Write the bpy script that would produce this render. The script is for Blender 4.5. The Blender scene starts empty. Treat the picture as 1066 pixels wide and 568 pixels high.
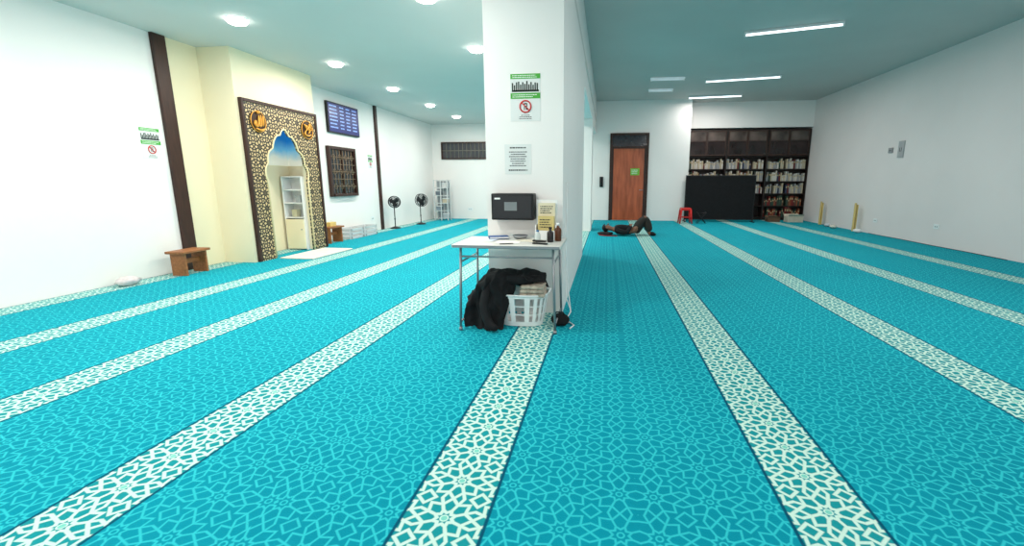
import bpy, bmesh, math, random
from mathutils import Vector, Matrix, Euler, noise
random.seed(7)
scn=bpy.context.scene
col=scn.collection
scn.view_settings.view_transform='Standard'
R=math.radians

# ---------------------------------------------------------------- materials
def srgb(c):
    return tuple(((v/255)/12.92 if v/255<=0.04045 else (((v/255)+0.055)/1.055)**2.4) for v in c)+(1,)
MC={}
def mat(name,rgb,rough=0.6,metal=0.0,var=0.06,scale=6.0,emit=0.0,spec=0.4,bump=0.0,alpha=1.0,trans=0.0,wood=False):
    if name in MC: return MC[name]
    m=bpy.data.materials.new(name); m.use_nodes=True
    nt=m.node_tree; b=nt.nodes['Principled BSDF']
    c=srgb(rgb)
    tc=nt.nodes.new('ShaderNodeTexCoord'); n=nt.nodes.new('ShaderNodeTexNoise'); n.inputs['Scale'].default_value=scale
    n.inputs['Detail'].default_value=3
    mp=nt.nodes.new('ShaderNodeMapping')
    if wood: mp.inputs['Scale'].default_value=(1,6,6) if wood=='x' else ((6,1,6) if wood=='y' else (6,6,1))
    nt.links.new(tc.outputs['Object'],mp.inputs['Vector']); nt.links.new(mp.outputs[0],n.inputs['Vector'])
    r=nt.nodes.new('ShaderNodeValToRGB')
    r.color_ramp.elements[0].position=0.3; r.color_ramp.elements[1].position=0.7
    r.color_ramp.elements[0].color=tuple(max(0,v*(1-var*1.6)) for v in c[:3])+(1,)
    r.color_ramp.elements[1].color=tuple(min(1,v*(1+var)) for v in c[:3])+(1,)
    nt.links.new(n.outputs['Fac'],r.inputs['Fac']); nt.links.new(r.outputs['Color'],b.inputs['Base Color'])
    b.inputs['Roughness'].default_value=rough; b.inputs['Metallic'].default_value=metal
    b.inputs['Specular IOR Level'].default_value=spec
    b.inputs['Alpha'].default_value=alpha; b.inputs['Transmission Weight'].default_value=trans
    if emit>0:
        b.inputs['Emission Color'].default_value=c; b.inputs['Emission Strength'].default_value=emit
    if bump>0:
        bp=nt.nodes.new('ShaderNodeBump'); bp.inputs['Strength'].default_value=bump
        n2=nt.nodes.new('ShaderNodeTexNoise'); n2.inputs['Scale'].default_value=scale*8
        nt.links.new(tc.outputs['Object'],n2.inputs['Vector']); nt.links.new(n2.outputs['Fac'],bp.inputs['Height']); nt.links.new(bp.outputs[0],b.inputs['Normal'])
    MC[name]=m; return m

class E:
    """tiny expression helper for math nodes"""
    nt=None
    def __init__(s,v): s.v=v
    @staticmethod
    def op(o,a,b=None,c=None):
        n=E.nt.nodes.new('ShaderNodeMath'); n.operation=o
        for i,x in enumerate((a,b,c)):
            if x is None: continue
            if isinstance(x,E): E.nt.links.new(x.v,n.inputs[i])
            else: n.inputs[i].default_value=x
        return E(n.outputs[0])
    def __add__(s,o): return E.op('ADD',s,o)
    def __radd__(s,o): return E.op('ADD',s,o)
    def __sub__(s,o): return E.op('SUBTRACT',s,o)
    def __rsub__(s,o): return E.op('SUBTRACT',o,s)
    def __mul__(s,o): return E.op('MULTIPLY',s,o)
    def __rmul__(s,o): return E.op('MULTIPLY',s,o)
    def abs(s): return E.op('ABSOLUTE',s)
    def frac(s): return E.op('FRACT',s)
    def min(s,o): return E.op('MINIMUM',s,o)
    def max(s,o): return E.op('MAXIMUM',s,o)
    def sqrt(s): return E.op('SQRT',s)
    def cos(s): return E.op('COSINE',s)
    def sin(s): return E.op('SINE',s)
def below(x,edge,soft):   # 1 where x<edge
    n=E.nt.nodes.new('ShaderNodeMapRange'); n.inputs['From Min'].default_value=edge-soft; n.inputs['From Max'].default_value=edge+soft
    n.inputs['To Min'].default_value=1; n.inputs['To Max'].default_value=0
    E.nt.links.new(x.v,n.inputs['Value']); return E(n.outputs[0])
def mixc(f,a,b):
    n=E.nt.nodes.new('ShaderNodeMix'); n.data_type='RGBA'
    if isinstance(f,E): E.nt.links.new(f.v,n.inputs[0])
    else: n.inputs[0].default_value=f
    for i,x in ((6,a),(7,b)):
        if isinstance(x,E): E.nt.links.new(x.v,n.inputs[i])
        else: n.inputs[i].default_value=x
    return E(n.outputs[2])
def star(fx,fy):
    """eight petalled rosette: distance to its lines and radius. fx,fy in [-.5,.5]"""
    ax=fx.abs(); ay=fy.abs()
    X=ax.max(ay); Y=ax.min(ay)            # wedge 0..45
    r=(X*X+Y*Y).sqrt()
    ang=E.op('ARCTAN2',Y,X)
    a=ang.min(0.785398-ang)               # 0 on petal axis .. 22.5deg on border
    qx=r*a.cos(); qy=r*a.sin()
    bd=(qx*0.38268-qy*0.92388).abs()
    bd=bd+E.op('LESS_THAN',r,0.19)*1.0
    L=bd
    L=L.min((qx*0.637+qy*0.771-0.3185).abs())
    L=L.min((qx*0.812-qy*0.584-0.1056).abs()+E.op('GREATER_THAN',r,0.21)*1.0)
    u=0.5-ax; v=0.5-ay
    L=L.min(((u+v-0.17)*0.7071).abs())
    L=L.min((r-0.055).abs()*1.3)
    return L,r

def carpet():
    m=bpy.data.materials.new('teal_star_carpet'); m.use_nodes=True; nt=m.node_tree; E.nt=nt
    b=nt.nodes['Principled BSDF']
    tc=nt.nodes.new('ShaderNodeTexCoord'); sp=nt.nodes.new('ShaderNodeSeparateXYZ'); nt.links.new(tc.outputs['Object'],sp.inputs[0])
    X=E(sp.outputs[0]); Y=E(sp.outputs[1])
    ks=[-4.62,-3.62,-2.62,-1.55,-0.457,0.692,1.88,3.04,4.22]
    d=None
    for k in ks:
        q=(X-(k*1.3257)).abs(); d=q if d is None else d.min(q)
    P=0.23
    fx=(d*(1/P)+0.5).frac()-0.5; fy=(Y*(1/P)).frac()-0.5
    L,r=star(fx,fy)
    tcn=nt.nodes.new('ShaderNodeTexNoise'); tcn.inputs['Scale'].default_value=1.2; tcn.inputs['Detail'].default_value=6; nt.links.new(tc.outputs['Object'],tcn.inputs['Vector'])
    tcf=nt.nodes.new('ShaderNodeTexNoise'); tcf.inputs['Scale'].default_value=160; nt.links.new(tc.outputs['Object'],tcf.inputs['Vector'])
    line=below(L,0.020,0.010); cen=below(r,0.055,0.006)
    base=mixc(E(tcn.outputs['Fac']),srgb((0,130,152)),srgb((0,156,176)))
    field=mixc(line,base,srgb((48,196,206)))
    sline=below(L,0.032,0.010)
    st=mixc(sline,srgb((24,148,154)),srgb((210,240,226)))
    st=mixc(cen,st,srgb((130,214,196)))
    ins=below(d,0.164,0.003); bor=below(d,0.178,0.003)
    c=mixc(bor,field,srgb((0,74,100)))
    c=mixc(ins,c,st)
    c2=mixc(E(tcf.outputs['Fac'])*0.25,c,srgb((0,104,124)))
    nt.links.new(c2.v,b.inputs['Base Color'])
    b.inputs['Roughness'].default_value=0.95; b.inputs['Specular IOR Level'].default_value=0.1
    bp=nt.nodes.new('ShaderNodeBump'); bp.inputs['Strength'].default_value=0.3; bp.inputs['Distance'].default_value=0.01
    nt.links.new(tcf.outputs['Fac'],bp.inputs['Height']); nt.links.new(bp.outputs[0],b.inputs['Normal'])
    return m
def lattice():
    m=bpy.data.materials.new('dark_gold_lattice'); m.use_nodes=True; nt=m.node_tree; E.nt=nt
    b=nt.nodes['Principled BSDF']
    tc=nt.nodes.new('ShaderNodeTexCoord'); sp=nt.nodes.new('ShaderNodeSeparateXYZ'); nt.links.new(tc.outputs['Object'],sp.inputs[0])
    X=E(sp.outputs[0]); Y=E(sp.outputs[1]); P=0.25
    fx=(X*(1/P)+0.5).frac()-0.5; fy=(Y*(1/P)).frac()-0.5
    L,r=star(fx,fy)
    line=below(L,0.044,0.006)
    c=mixc(line,srgb((212,186,138)),srgb((24,17,13)))
    nt.links.new(c.v,b.inputs['Base Color']); b.inputs['Roughness'].default_value=0.4
    return m
def blue_glow():  # blue glow put into the colour: ramp by height, also emitted
    m=bpy.data.materials.new('blue_glow_gradient'); m.use_nodes=True; nt=m.node_tree; E.nt=nt
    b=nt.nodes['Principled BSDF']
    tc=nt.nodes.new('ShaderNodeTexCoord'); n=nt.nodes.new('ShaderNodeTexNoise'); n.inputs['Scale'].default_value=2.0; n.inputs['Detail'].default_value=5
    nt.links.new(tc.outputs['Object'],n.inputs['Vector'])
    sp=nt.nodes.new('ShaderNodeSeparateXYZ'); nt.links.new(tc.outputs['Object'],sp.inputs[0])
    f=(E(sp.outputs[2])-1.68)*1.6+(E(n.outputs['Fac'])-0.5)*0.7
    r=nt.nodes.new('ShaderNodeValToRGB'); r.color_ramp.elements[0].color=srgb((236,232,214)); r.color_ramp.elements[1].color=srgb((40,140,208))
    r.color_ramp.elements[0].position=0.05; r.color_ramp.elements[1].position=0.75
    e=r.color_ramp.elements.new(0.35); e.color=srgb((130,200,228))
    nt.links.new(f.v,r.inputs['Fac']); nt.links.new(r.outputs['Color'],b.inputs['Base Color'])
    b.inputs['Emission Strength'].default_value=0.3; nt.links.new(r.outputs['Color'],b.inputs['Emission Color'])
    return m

WHITE=mat('white_paint',(243,239,236),0.55,var=0.015,scale=0.8)
WHITER=mat('pale_grey_paint',(234,226,224),0.6,var=0.02,scale=0.8)
CREAM=mat('cream_paint',(246,233,200),0.6,var=0.02,scale=1)
CEIL=mat('pale_blue_ceiling_paint',(216,214,210),0.7,var=0.02,scale=0.6)
CEILR=mat('blue_grey_ceiling_paint',(202,198,194),0.7,var=0.03,scale=0.6)
DWOOD=mat('dark_brown_wood',(58,32,24),0.45,var=0.2,scale=4,wood='z')
WOOD=mat('warm_brown_wood',(158,98,56),0.5,var=0.2,scale=5,wood='y')
PALEWOOD=mat('yellow_pine',(226,196,124),0.5,var=0.1,scale=6,wood='z')
REDWOOD=mat('reddish_door_wood',(178,88,54),0.25,var=0.2,scale=1.5,wood='z')
BLACK=mat('matte_black',(20,20,22),0.5,var=0.1)
BLACKF=mat('black_fabric',(17,17,20),0.9,var=0.25,scale=14,bump=0.4)
GREYM=mat('grey_metal',(150,152,156),0.35,metal=0.7)
WPLAST=mat('white_plastic',(238,240,240),0.4,var=0.02)
WMETAL=mat('white_metal',(225,228,230),0.4,var=0.02)
RACK=mat('rack_metal',(204,206,206),0.4,var=0.02)
RED=mat('red_plastic',(214,34,30),0.35,var=0.05)
GREEN=mat('sign_green',(72,170,60),0.5,var=0.04)
REDI=mat('sign_red',(205,50,50),0.5,var=0.03)
PAPER=mat('white_paper',(244,244,240),0.8,var=0.01)
SHEET=mat('notice_sheet',(228,230,228),0.8,var=0.01)
INK=mat('black_ink',(40,40,44),0.8,var=0.02)
GOLD=mat('gold_leaf',(224,158,64),0.35,metal=0.3,var=0.1)
GLASSD=mat('dark_glass',(28,34,44),0.12,var=0.1,spec=0.6)
LAMP=mat('lamp_glow',(255,252,245),0.4,emit=14.0)
TUBE=mat('tube_glow',(245,252,255),0.4,emit=2.2)
TUBEOFF=mat('tube_dim',(214,224,228),0.4,emit=0.25)
NAVY=mat('navy_screen',(26,34,104),0.3,emit=0.35)
SCRT=mat('screen_text',(150,185,240),0.3,emit=0.6)
SKIN=mat('skin',(132,90,70),0.55,var=0.05)
CARPET=carpet(); LATT=lattice(); BLUEGLOW=blue_glow()

# ---------------------------------------------------------------- mesh helpers
def box(bm,x0,x1,y0,y1,z0,z1,mi=0):
    v=[bm.verts.new(p) for p in ((x0,y0,z0),(x1,y0,z0),(x1,y1,z0),(x0,y1,z0),(x0,y0,z1),(x1,y0,z1),(x1,y1,z1),(x0,y1,z1))]
    for f in ((0,3,2,1),(4,5,6,7),(0,1,5,4),(1,2,6,5),(2,3,7,6),(3,0,4,7)):
        bm.faces.new([v[i] for i in f]).material_index=mi
def tube(bm,pts,r,seg=8,closed=False,mi=0,cap=True):
    pts=[Vector(p) for p in pts]; n=len(pts)
    rs=r if isinstance(r,(list,tuple)) else [r]*n
    rings=[]; up=None
    for i,p in enumerate(pts):
        if closed: t=(pts[(i+1)%n]-pts[i-1])
        else: t=pts[min(i+1,n-1)]-pts[max(i-1,0)]
        t.normalize()
        if up is None:
            up=Vector((0,0,1)) if abs(t.z)<0.9 else Vector((1,0,0))
        s=t.cross(up)
        if s.length<1e-5: s=t.cross(Vector((0.3,1,0.2)))
        s.normalize(); w=s.cross(t).normalized(); up=w
        rings.append([bm.verts.new(p+(s*math.cos(2*math.pi*k/seg)+w*math.sin(2*math.pi*k/seg))*rs[i]) for k in range(seg)])
    m=n if closed else n-1
    for i in range(m):
        a=rings[i]; b=rings[(i+1)%n]
        for k in range(seg):
            f=bm.faces.new((a[k],a[(k+1)%seg],b[(k+1)%seg],b[k])); f.material_index=mi; f.smooth=True
    if cap and not closed:
        bm.faces.new(rings[0]).material_index=mi; bm.faces.new(rings[-1][::-1]).material_index=mi
def cyl(bm,p0,p1,r0,r1=None,seg=20,mi=0): tube(bm,[p0,p1],[r0,r1 if r1 is not None else r0],seg,mi=mi)
def circ(c,r,axis='y',n=28,a0=0,a1=2*math.pi):
    out=[]
    for i in range(n):
        a=a0+(a1-a0)*i/n; u,v=r*math.cos(a),r*math.sin(a)
        out.append({'x':(c[0],c[1]+u,c[2]+v),'y':(c[0]+u,c[1],c[2]+v),'z':(c[0]+u,c[1]+v,c[2])}[axis])
    return out
def ball(bm,c,r,seg=16,mi=0):
    if not isinstance(r,(tuple,list)): r=(r,r,r)
    ret=bmesh.ops.create_uvsphere(bm,u_segments=seg,v_segments=max(8,seg//2),radius=1)
    for v in ret['verts']:
        v.co=Vector((v.co.x*r[0]+c[0],v.co.y*r[1]+c[1],v.co.z*r[2]+c[2]))
        for f in v.link_faces: f.material_index=mi; f.smooth=True
def lathe(bm,prof,c=(0,0,0),seg=24,mi=0):
    rings=[]
    for r,z in prof: rings.append([bm.verts.new((c[0]+r*math.cos(2*math.pi*k/seg),c[1]+r*math.sin(2*math.pi*k/seg),c[2]+z)) for k in range(seg)])
    for a,b in zip(rings,rings[1:]):
        for k in range(seg):
            f=bm.faces.new((a[k],a[(k+1)%seg],b[(k+1)%seg],b[k])); f.smooth=True; f.material_index=mi
    bm.faces.new(rings[0][::-1]).material_index=mi; bm.faces.new(rings[-1]).material_index=mi
def poly(bm,pts,mi=0):
    f=bm.faces.new([bm.verts.new(p) for p in pts]); f.material_index=mi; return f
def props(o,**k):
    for a,b in k.items():
        if b is not None: o[a]=b
def make(name,bm,mats,parent=None,loc=(0,0,0),rot=(0,0,0),bevel=0,sub=0,smooth=False,label=None,category=None,kind=None,group=None,fixn=True):
    me=bpy.data.meshes.new(name)
    if fixn: bmesh.ops.recalc_face_normals(bm,faces=bm.faces)
    bm.to_mesh(me); bm.free()
    for m in (mats if isinstance(mats,(list,tuple)) else [mats]): me.materials.append(m)
    if smooth:
        for p in me.polygons: p.use_smooth=True
    o=bpy.data.objects.new(name,me); col.objects.link(o)
    o.location=loc; o.rotation_euler=rot
    if parent: o.parent=parent
    if bevel>0:
        b=o.modifiers.new('bevel','BEVEL'); b.width=bevel; b.segments=2; b.limit_method='ANGLE'
    if sub:
        s=o.modifiers.new('sub','SUBSURF'); s.levels=sub; s.render_levels=sub
    props(o,label=label,category=category,kind=kind,group=group)
    return o
def thing(name,label,category,loc=(0,0,0),rot=(0,0,0),group=None):
    o=bpy.data.objects.new(name,None); col.objects.link(o); o.location=loc; o.rotation_euler=rot; o.empty_display_size=0.1
    props(o,label=label,category=category,group=group); return o
BM=bmesh.new
def part(name,parent,mats,fn,**k):
    bm=BM(); fn(bm); return make(name,bm,mats,parent=parent,**k)
def curve_fill(name,splines,mats,extrude,parent=None,loc=(0,0,0),rot=(0,0,0),**k):
    cu=bpy.data.curves.new(name,'CURVE'); cu.dimensions='2D'; cu.fill_mode='BOTH'; cu.extrude=extrude
    for pts in splines:
        s=cu.splines.new('POLY'); s.points.add(len(pts)-1); s.use_cyclic_u=True
        for i,p in enumerate(pts): s.points[i].co=(p[0],p[1],0,1)
    t=bpy.data.objects.new(name+'_tmp',cu); col.objects.link(t)
    bpy.context.view_layer.update()
    me=bpy.data.meshes.new_from_object(t.evaluated_get(bpy.context.evaluated_depsgraph_get()))
    bpy.data.objects.remove(t); 
    me.materials.clear()
    for m in (mats if isinstance(mats,(list,tuple)) else [mats]): me.materials.append(m)
    o=bpy.data.objects.new(name,me); col.objects.link(o); o.location=loc; o.rotation_euler=rot
    if parent: o.parent=parent
    props(o,**k); return o

# ---------------------------------------------------------------- room shell
LX,RX,BY=-6.3,6.85,16.2
HL,HR=3.33,4.0
bm=BM(); box(bm,-6.45,7.0,-3,17.6,-0.1,0); make('floor',bm,CARPET,kind='structure',label='teal carpet with star lattice and pale rosette stripes')
bm=BM()
box(bm,-6.45,LX,-3,6.1,0,HL); box(bm,-6.45,LX,6.1,8.65,0,HL,1); box(bm,-6.45,LX,8.65,BY,0,HL)
make('wall_left',bm,[WHITE,CREAM],kind='structure')
bm=BM(); box(bm,RX,7.0,-3,17.6,0,HR); make('wall_right',bm,WHITER,kind='structure')
bm=BM()
box(bm,-6.45,2.73,BY,BY+.15,0,HR); box(bm,2.6,2.73,BY+.15,17.45,0,HR); box(bm,2.6,RX,17.45,17.6,0,HR); box(bm,2.73,RX,16.9,17.45,3.15,HR)
make('wall_back',bm,WHITE,kind='structure')
bm=BM()
box(bm,-6.45,-.42,-3,BY,HL,HL+.1); box(bm,-.54,-.42,-3,BY,HL+.1,HR+.1,1); box(bm,-.42,7.0,-3,17.6,HR,HR+.1,2)
make('ceiling',bm,[CEIL,WHITE,CEILR],kind='structure')
bm=BM(); box(bm,-1.17,-.42,4.4,8.2,0,HL); box(bm,-1.17,-.42,12.4,13.2,0,HL)
make('wall_center',bm,WHITE,kind='structure')
bm=BM(); box(bm,-1.17,-.43,8.2,12.4,2.95,HL); box(bm,-1.17,-.43,13.2,BY,2.95,HL); make('trim_1',bm,WHITE,kind='structure')
# dark pilaster strips
bm=BM(); box(bm,LX,LX+.05,5.96,6.16,0,HL); make('trim_2',bm,DWOOD,kind='structure',bevel=.006)
bm=BM(); box(bm,LX,LX+.05,12.05,12.17,0,HL); make('trim_3',bm,DWOOD,kind='structure',bevel=.006)
# mihrab block
FX=-5.75
bm=BM()
box(bm,LX,FX,6.7,7.0,0,HL); box(bm,LX,FX,8.5,8.65,0,HL); box(bm,LX,FX,7.0,8.5,2.4,HL)
box(bm,FX-.08,FX,7.0,7.1,0,2.4); box(bm,FX-.08,FX,8.25,8.5,0,2.4)
make('wall_mihrab',bm,CREAM,kind='structure')

# mihrab ornamental panel: local x -> world y, local y -> world z
W0,W1,H=6.8,8.58,2.56
c=7.67; hw=.57; zs=1.34
arch=[]
N=180
for i in range(N+1):
    t=math.pi*i/N
    s=0.93+0.07*abs(math.sin(7*t))
    px=hw*math.cos(t)*s
    pz=zs+(.70*math.sin(t)+.18*max(0,math.sin(t))**8)*s
    arch.append((c+px-W0,pz))
a0=arch[0][0]; a1=arch[-1][0]
outer=[(0,0),(0,H),(W1-W0,H),(W1-W0,0),(a0,0)]+arch+[(a1,0)]
pan=thing('mihrab_panel','dark and gold star-lattice panel framing a scalloped prayer niche arch','prayer niche',loc=(FX,W0,0))
rotL=(R(90),0,R(90))
curve_fill('lattice_board',[outer],LATT,.02,parent=pan,loc=(.022,0,0),rot=rotL)
bm=BM(); tube(bm,[(.045,p[0],p[1]) for p in [(a0,0.01)]+arch+[(a1,0.01)]],.014,6); make('arch_trim',bm,mat('cream_trim',(232,214,170),.5),parent=pan)
bm=BM(); box(bm,.0,.06,-.05,0,0,H+.05); box(bm,0,.06,W1-W0,W1-W0+.05,0,H+.05); box(bm,0,.06,0,W1-W0,H,H+.05); make('outer_border',bm,DWOOD,parent=pan,bevel=.006)
# gold calligraphy medallions
def stroke(bm,pts,r,ox,oz,sc):
    P=[Vector((.075,ox+p[0]*sc,oz+p[1]*sc)) for p in pts]
    out=[]
    for i in range(len(P)-1):
        p0=P[max(0,i-1)];p1=P[i];p2=P[i+1];p3=P[min(len(P)-1,i+2)]
        for k in range(6):
            t=k/6
            out.append(0.5*((2*p1)+(p2-p0)*t+(2*p0-5*p1+4*p2-p3)*t*t+(3*p1-p0-3*p2+p3)*t**3))
    out.append(P[-1]); n=len(out)
    tube(bm,out,[max(.004,r*(.45+.75*math.sin(math.pi*i/(n-1)))) for i in range(n)],8)
for cy,strokes in ((7.07,([(.42,.45),(.38,-.3)],[(.2,.5),(.16,-.2),(0,-.3),(-.05,-.1)],[(0,.45),(-.05,-.15),(-.2,-.3)],[(-.2,-.3),(-.35,0),(-.45,-.2),(-.3,-.36),(-.1,-.32)],[(.12,.72),(.05,.6),(0,.72),(-.07,.6),(-.14,.72)],[(.5,-.45),(.1,-.62),(-.4,-.5)])),
                   (8.31,([(.45,.3),(.3,.5),(.2,.3),(.35,.2),(.5,.1),(.3,-.05)],[(.3,-.05),(.1,.25),(.0,.1),(.2,-.1),(.0,-.3)],[(.0,.1),(-.1,.35),(-.25,.2),(-.15,.05),(-.3,-.1)],[(-.25,.2),(-.45,.45)],[(-.3,-.1),(-.45,-.35),(-.1,-.5),(.4,-.35)]))):
    part('medallion_disc',pan,mat('medallion_brown',(60,36,20),.5),lambda b:lathe(b,[(.165,0),(.165,.012)],seg=36),loc=(.044,cy-W0,2.28),rot=(0,R(90),0))
    part('medallion_ring',pan,GOLD,lambda b:tube(b,circ((.06,cy-W0,2.28),.165,'x',36),.008,6,closed=True))
    bm=BM()
    for s in strokes: stroke(bm,s,.016,cy-W0,2.28,.22)
    make('calligraphy',bm,GOLD,parent=pan,label='gold calligraphic lettering')
# self-glowing niche mural
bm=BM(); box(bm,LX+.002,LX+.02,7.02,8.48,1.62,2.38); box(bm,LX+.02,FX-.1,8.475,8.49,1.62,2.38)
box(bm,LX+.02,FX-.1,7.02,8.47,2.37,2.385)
make('niche_glow_lining',bm,BLUEGLOW,label='glowing lining of the prayer niche, blue fading down to cream',category='backdrop')
# niche shelf
sh=thing('niche_shelf','white open shelf cabinet standing inside the prayer niche','shelf',loc=(-6.03,8.3,0))
part('cabinet_frame',sh,WPLAST,lambda b:(box(b,-.22,-.2,-.14,.14,0,1.42),box(b,.18,.2,-.14,.14,0,1.42),box(b,-.2,.18,.12,.14,0,1.42),box(b,-.2,.18,-.14,.12,1.4,1.42)),bevel=.003)
for z in (.62,.9,1.15): part('shelf_board',sh,WPLAST,lambda b:box(b,-.2,.18,-.13,.12,z,z+.02))
part('cabinet_door',sh,CREAM,lambda b:box(b,-.2,.18,-.155,-.135,.02,.6),bevel=.004)
part('knob',sh,GREYM,lambda b:ball(b,(.13,-.165,.4),.012))
for i,(x,z,cc) in enumerate(((.06,.92,(170,176,180)),(-.05,.64,(206,200,170)))):
    bb=thing('storage_box','small box on the niche shelf','box',loc=(-6.03+x,8.28,z),group='boxes on the niche shelf')
    part('box_body',bb,mat('box_%s'%'abcd'[i],cc),lambda b:box(b,-.05,.05,-.06,.06,0.001,.12),bevel=.004)
    part('box_lid',bb,mat('box_%s'%'abcd'[i],cc),lambda b:box(b,-.054,.054,-.064,.064,.12,.14),bevel=.004)
# mat in front of niche
bm=BM(); box(bm,-5.62,-5.0,7.1,8.35,0.001,.02); make('prayer_mat',bm,mat('mat_cream',(232,222,208),.9,bump=.3,scale=10),label='pale cream prayer mat on carpet before the niche',category='rug',bevel=.005)

# ---------------------------------------------------------------- wooden stools
def stool(loc,rot,w,h,d,label,m=WOOD):
    s=thing('wooden_stool',label,'stool',loc=loc,rot=rot)
    part('seat',s,m,lambda b:box(b,-d/2,d/2,-w/2,w/2,h-.035,h),bevel=.006)
    for sg in (-1,1):
        part('side_leg',s,m,lambda b:box(b,-d/2+.03,d/2-.03,sg*(w/2-.06)-.015,sg*(w/2-.06)+.015,0,h-.035),bevel=.004)
    part('stretcher',s,m,lambda b:box(b,-.012,.012,-w/2+.075,w/2-.075,h*.45,h*.45+.07),bevel=.004)
    return s
stool((-6.0,5.76,0),(0,0,R(4)),.48,.35,.28,'low brown wooden bench beside the dark wall strip')
stool((-6.0,9.25,0),(0,0,R(-4)),.5,.36,.3,'small brown wooden bench beside the prayer niche')
tb=thing('tissue_box','yellow tissue box on the small brown bench','box',loc=(-6.0,9.25,.361))
part('carton',tb,mat('tissue_yellow',(226,196,120)),lambda b:box(b,-.06,.06,-.11,.11,0,.09),bevel=.005)
part('tissue',tb,PAPER,lambda b:(poly(b,[(-.02,-.04,.09),(.02,-.02,.15),(.01,.04,.09)]),poly(b,[(.0,-.04,.09),(-.03,.0,.16),(.0,.04,.09)])))
# crumpled plastic bag by left wall
bm=BM(); ball(bm,(0,0,.06),(.11,.14,.06),20)
for v in bm.verts: v.co+=noise.noise_vector(v.co*18)*.022; v.co.z=max(v.co.z,0)
make('plastic_bag',bm,mat('offwhite_plastic',(216,204,204),.5,var=.1,scale=20),loc=(-6.1,4.95,0.001),label='crumpled off-white plastic bag against the wall',category='bag')
# low white slatted crates
for i,(y,x) in enumerate(((10.1,-6.05),(10.75,-6.05))):
    s=thing('slatted_crate','low white slatted plastic crate along the wall','crate',loc=(x,y,0),group='white crates along the wall')
    def fr(b):
        for z in (0,.09,.18): 
            box(b,-.16,.16,-.28,-.265,z+.005,z+.06); box(b,-.16,.16,.265,.28,z+.005,z+.06); box(b,-.17,-.155,-.28,.28,z+.005,z+.06); box(b,.155,.17,-.28,.28,z+.005,z+.06)
    part('slats',s,RACK,fr)
    def po(b):
        for sx in (-1,1):
            for sy in (-1,1): box(b,sx*.15-.02,sx*.15+.02,sy*.262-.02,sy*.262+.02,0,.24)
        box(b,-.15,.15,-.26,.26,0.002,.012)
    part('crate_frame',s,WMETAL,po,bevel=.003)

# ---------------------------------------------------------------- window_1, board, window_2
win=thing('window_1','dark brown framed window with iron grille on the wall','window',loc=(LX,9.84,1.05)); win['kind']='structure'
Ww,Wh=.98,1.0
def wf(b):
    box(b,.0,.08,-.07,0,-.07,Wh+.07); box(b,0,.08,Ww,Ww+.07,-.07,Wh+.07); box(b,0,.08,0,Ww,Wh,Wh+.07); box(b,0,.1,0,Ww,-.07,0); box(b,.0,.05,Ww/2-.025,Ww/2+.025,0,Wh)
part('frame',win,DWOOD,wf,bevel=.006)
part('pane',win,GLASSD,lambda b:box(b,.002,.015,0,Ww,0,Wh))
def gr(b):
    for i in range(1,8): cyl(b,(.06,Ww*i/8,0),(.06,Ww*i/8,Wh),.008,seg=6)
    for j in range(1,6): cyl(b,(.06,0,Wh*j/6),(.06,Ww,Wh*j/6),.008,seg=6)
    for i in range(4):
        for j in (1,3,5): tube(b,circ((.062,Ww*(2*i+1)/8,Wh*j/6),.06,'x',16),.006,5,closed=True)
part('grille',win,mat('grille_beige',(128,106,82),.5),gr)
bd=thing('prayer_time_board','blue digital prayer timetable board above the window','display board',loc=(LX,9.88,2.42))
part('casing',bd,BLACK,lambda b:box(b,0.001,.06,0,1.3,0,.68),bevel=.006)
part('screen',bd,NAVY,lambda b:box(b,.06,.064,.03,1.27,.03,.65))
def rows(b):
    rnd=random.Random(3)
    for j in range(7):
        z=.58-j*.078
        for (a,l) in ((.08,.3),(.48,.18),(.74,.18),(1.0,.2)):
            y=a
            while y<a+l-.03:
                w=rnd.choice((.018,.026,.03)); box(b,.064,.066,y,y+w,z,z+.028); y+=w+.016
part('screen_text',bd,SCRT,rows)
w2=thing('window_2','long dark grille window high on the far wall','window',loc=(-5.95,BY,2.12)); w2['kind']='structure'
part('frame',w2,DWOOD,lambda b:(box(b,0,1.9,-.05,0,0,.05),box(b,0,1.9,-.05,0,.55,.6),box(b,0,.05,-.05,0,.05,.55),box(b,1.85,1.9,-.05,0,.05,.55)))
part('pane',w2,mat('dusk_glass',(70,70,76),.3),lambda b:box(b,.05,1.85,-.012,-.002,.05,.55))
def g2(b):
    for i in range(1,12): cyl(b,(.05+1.8*i/12,-.035,.05),(.05+1.8*i/12,-.035,.55),.012,seg=6)
    cyl(b,(.05,-.035,.3),(1.85,-.035,.3),.016,seg=6)
part('grille',w2,mat('grille_grey',(138,132,122),.5),g2)

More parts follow.
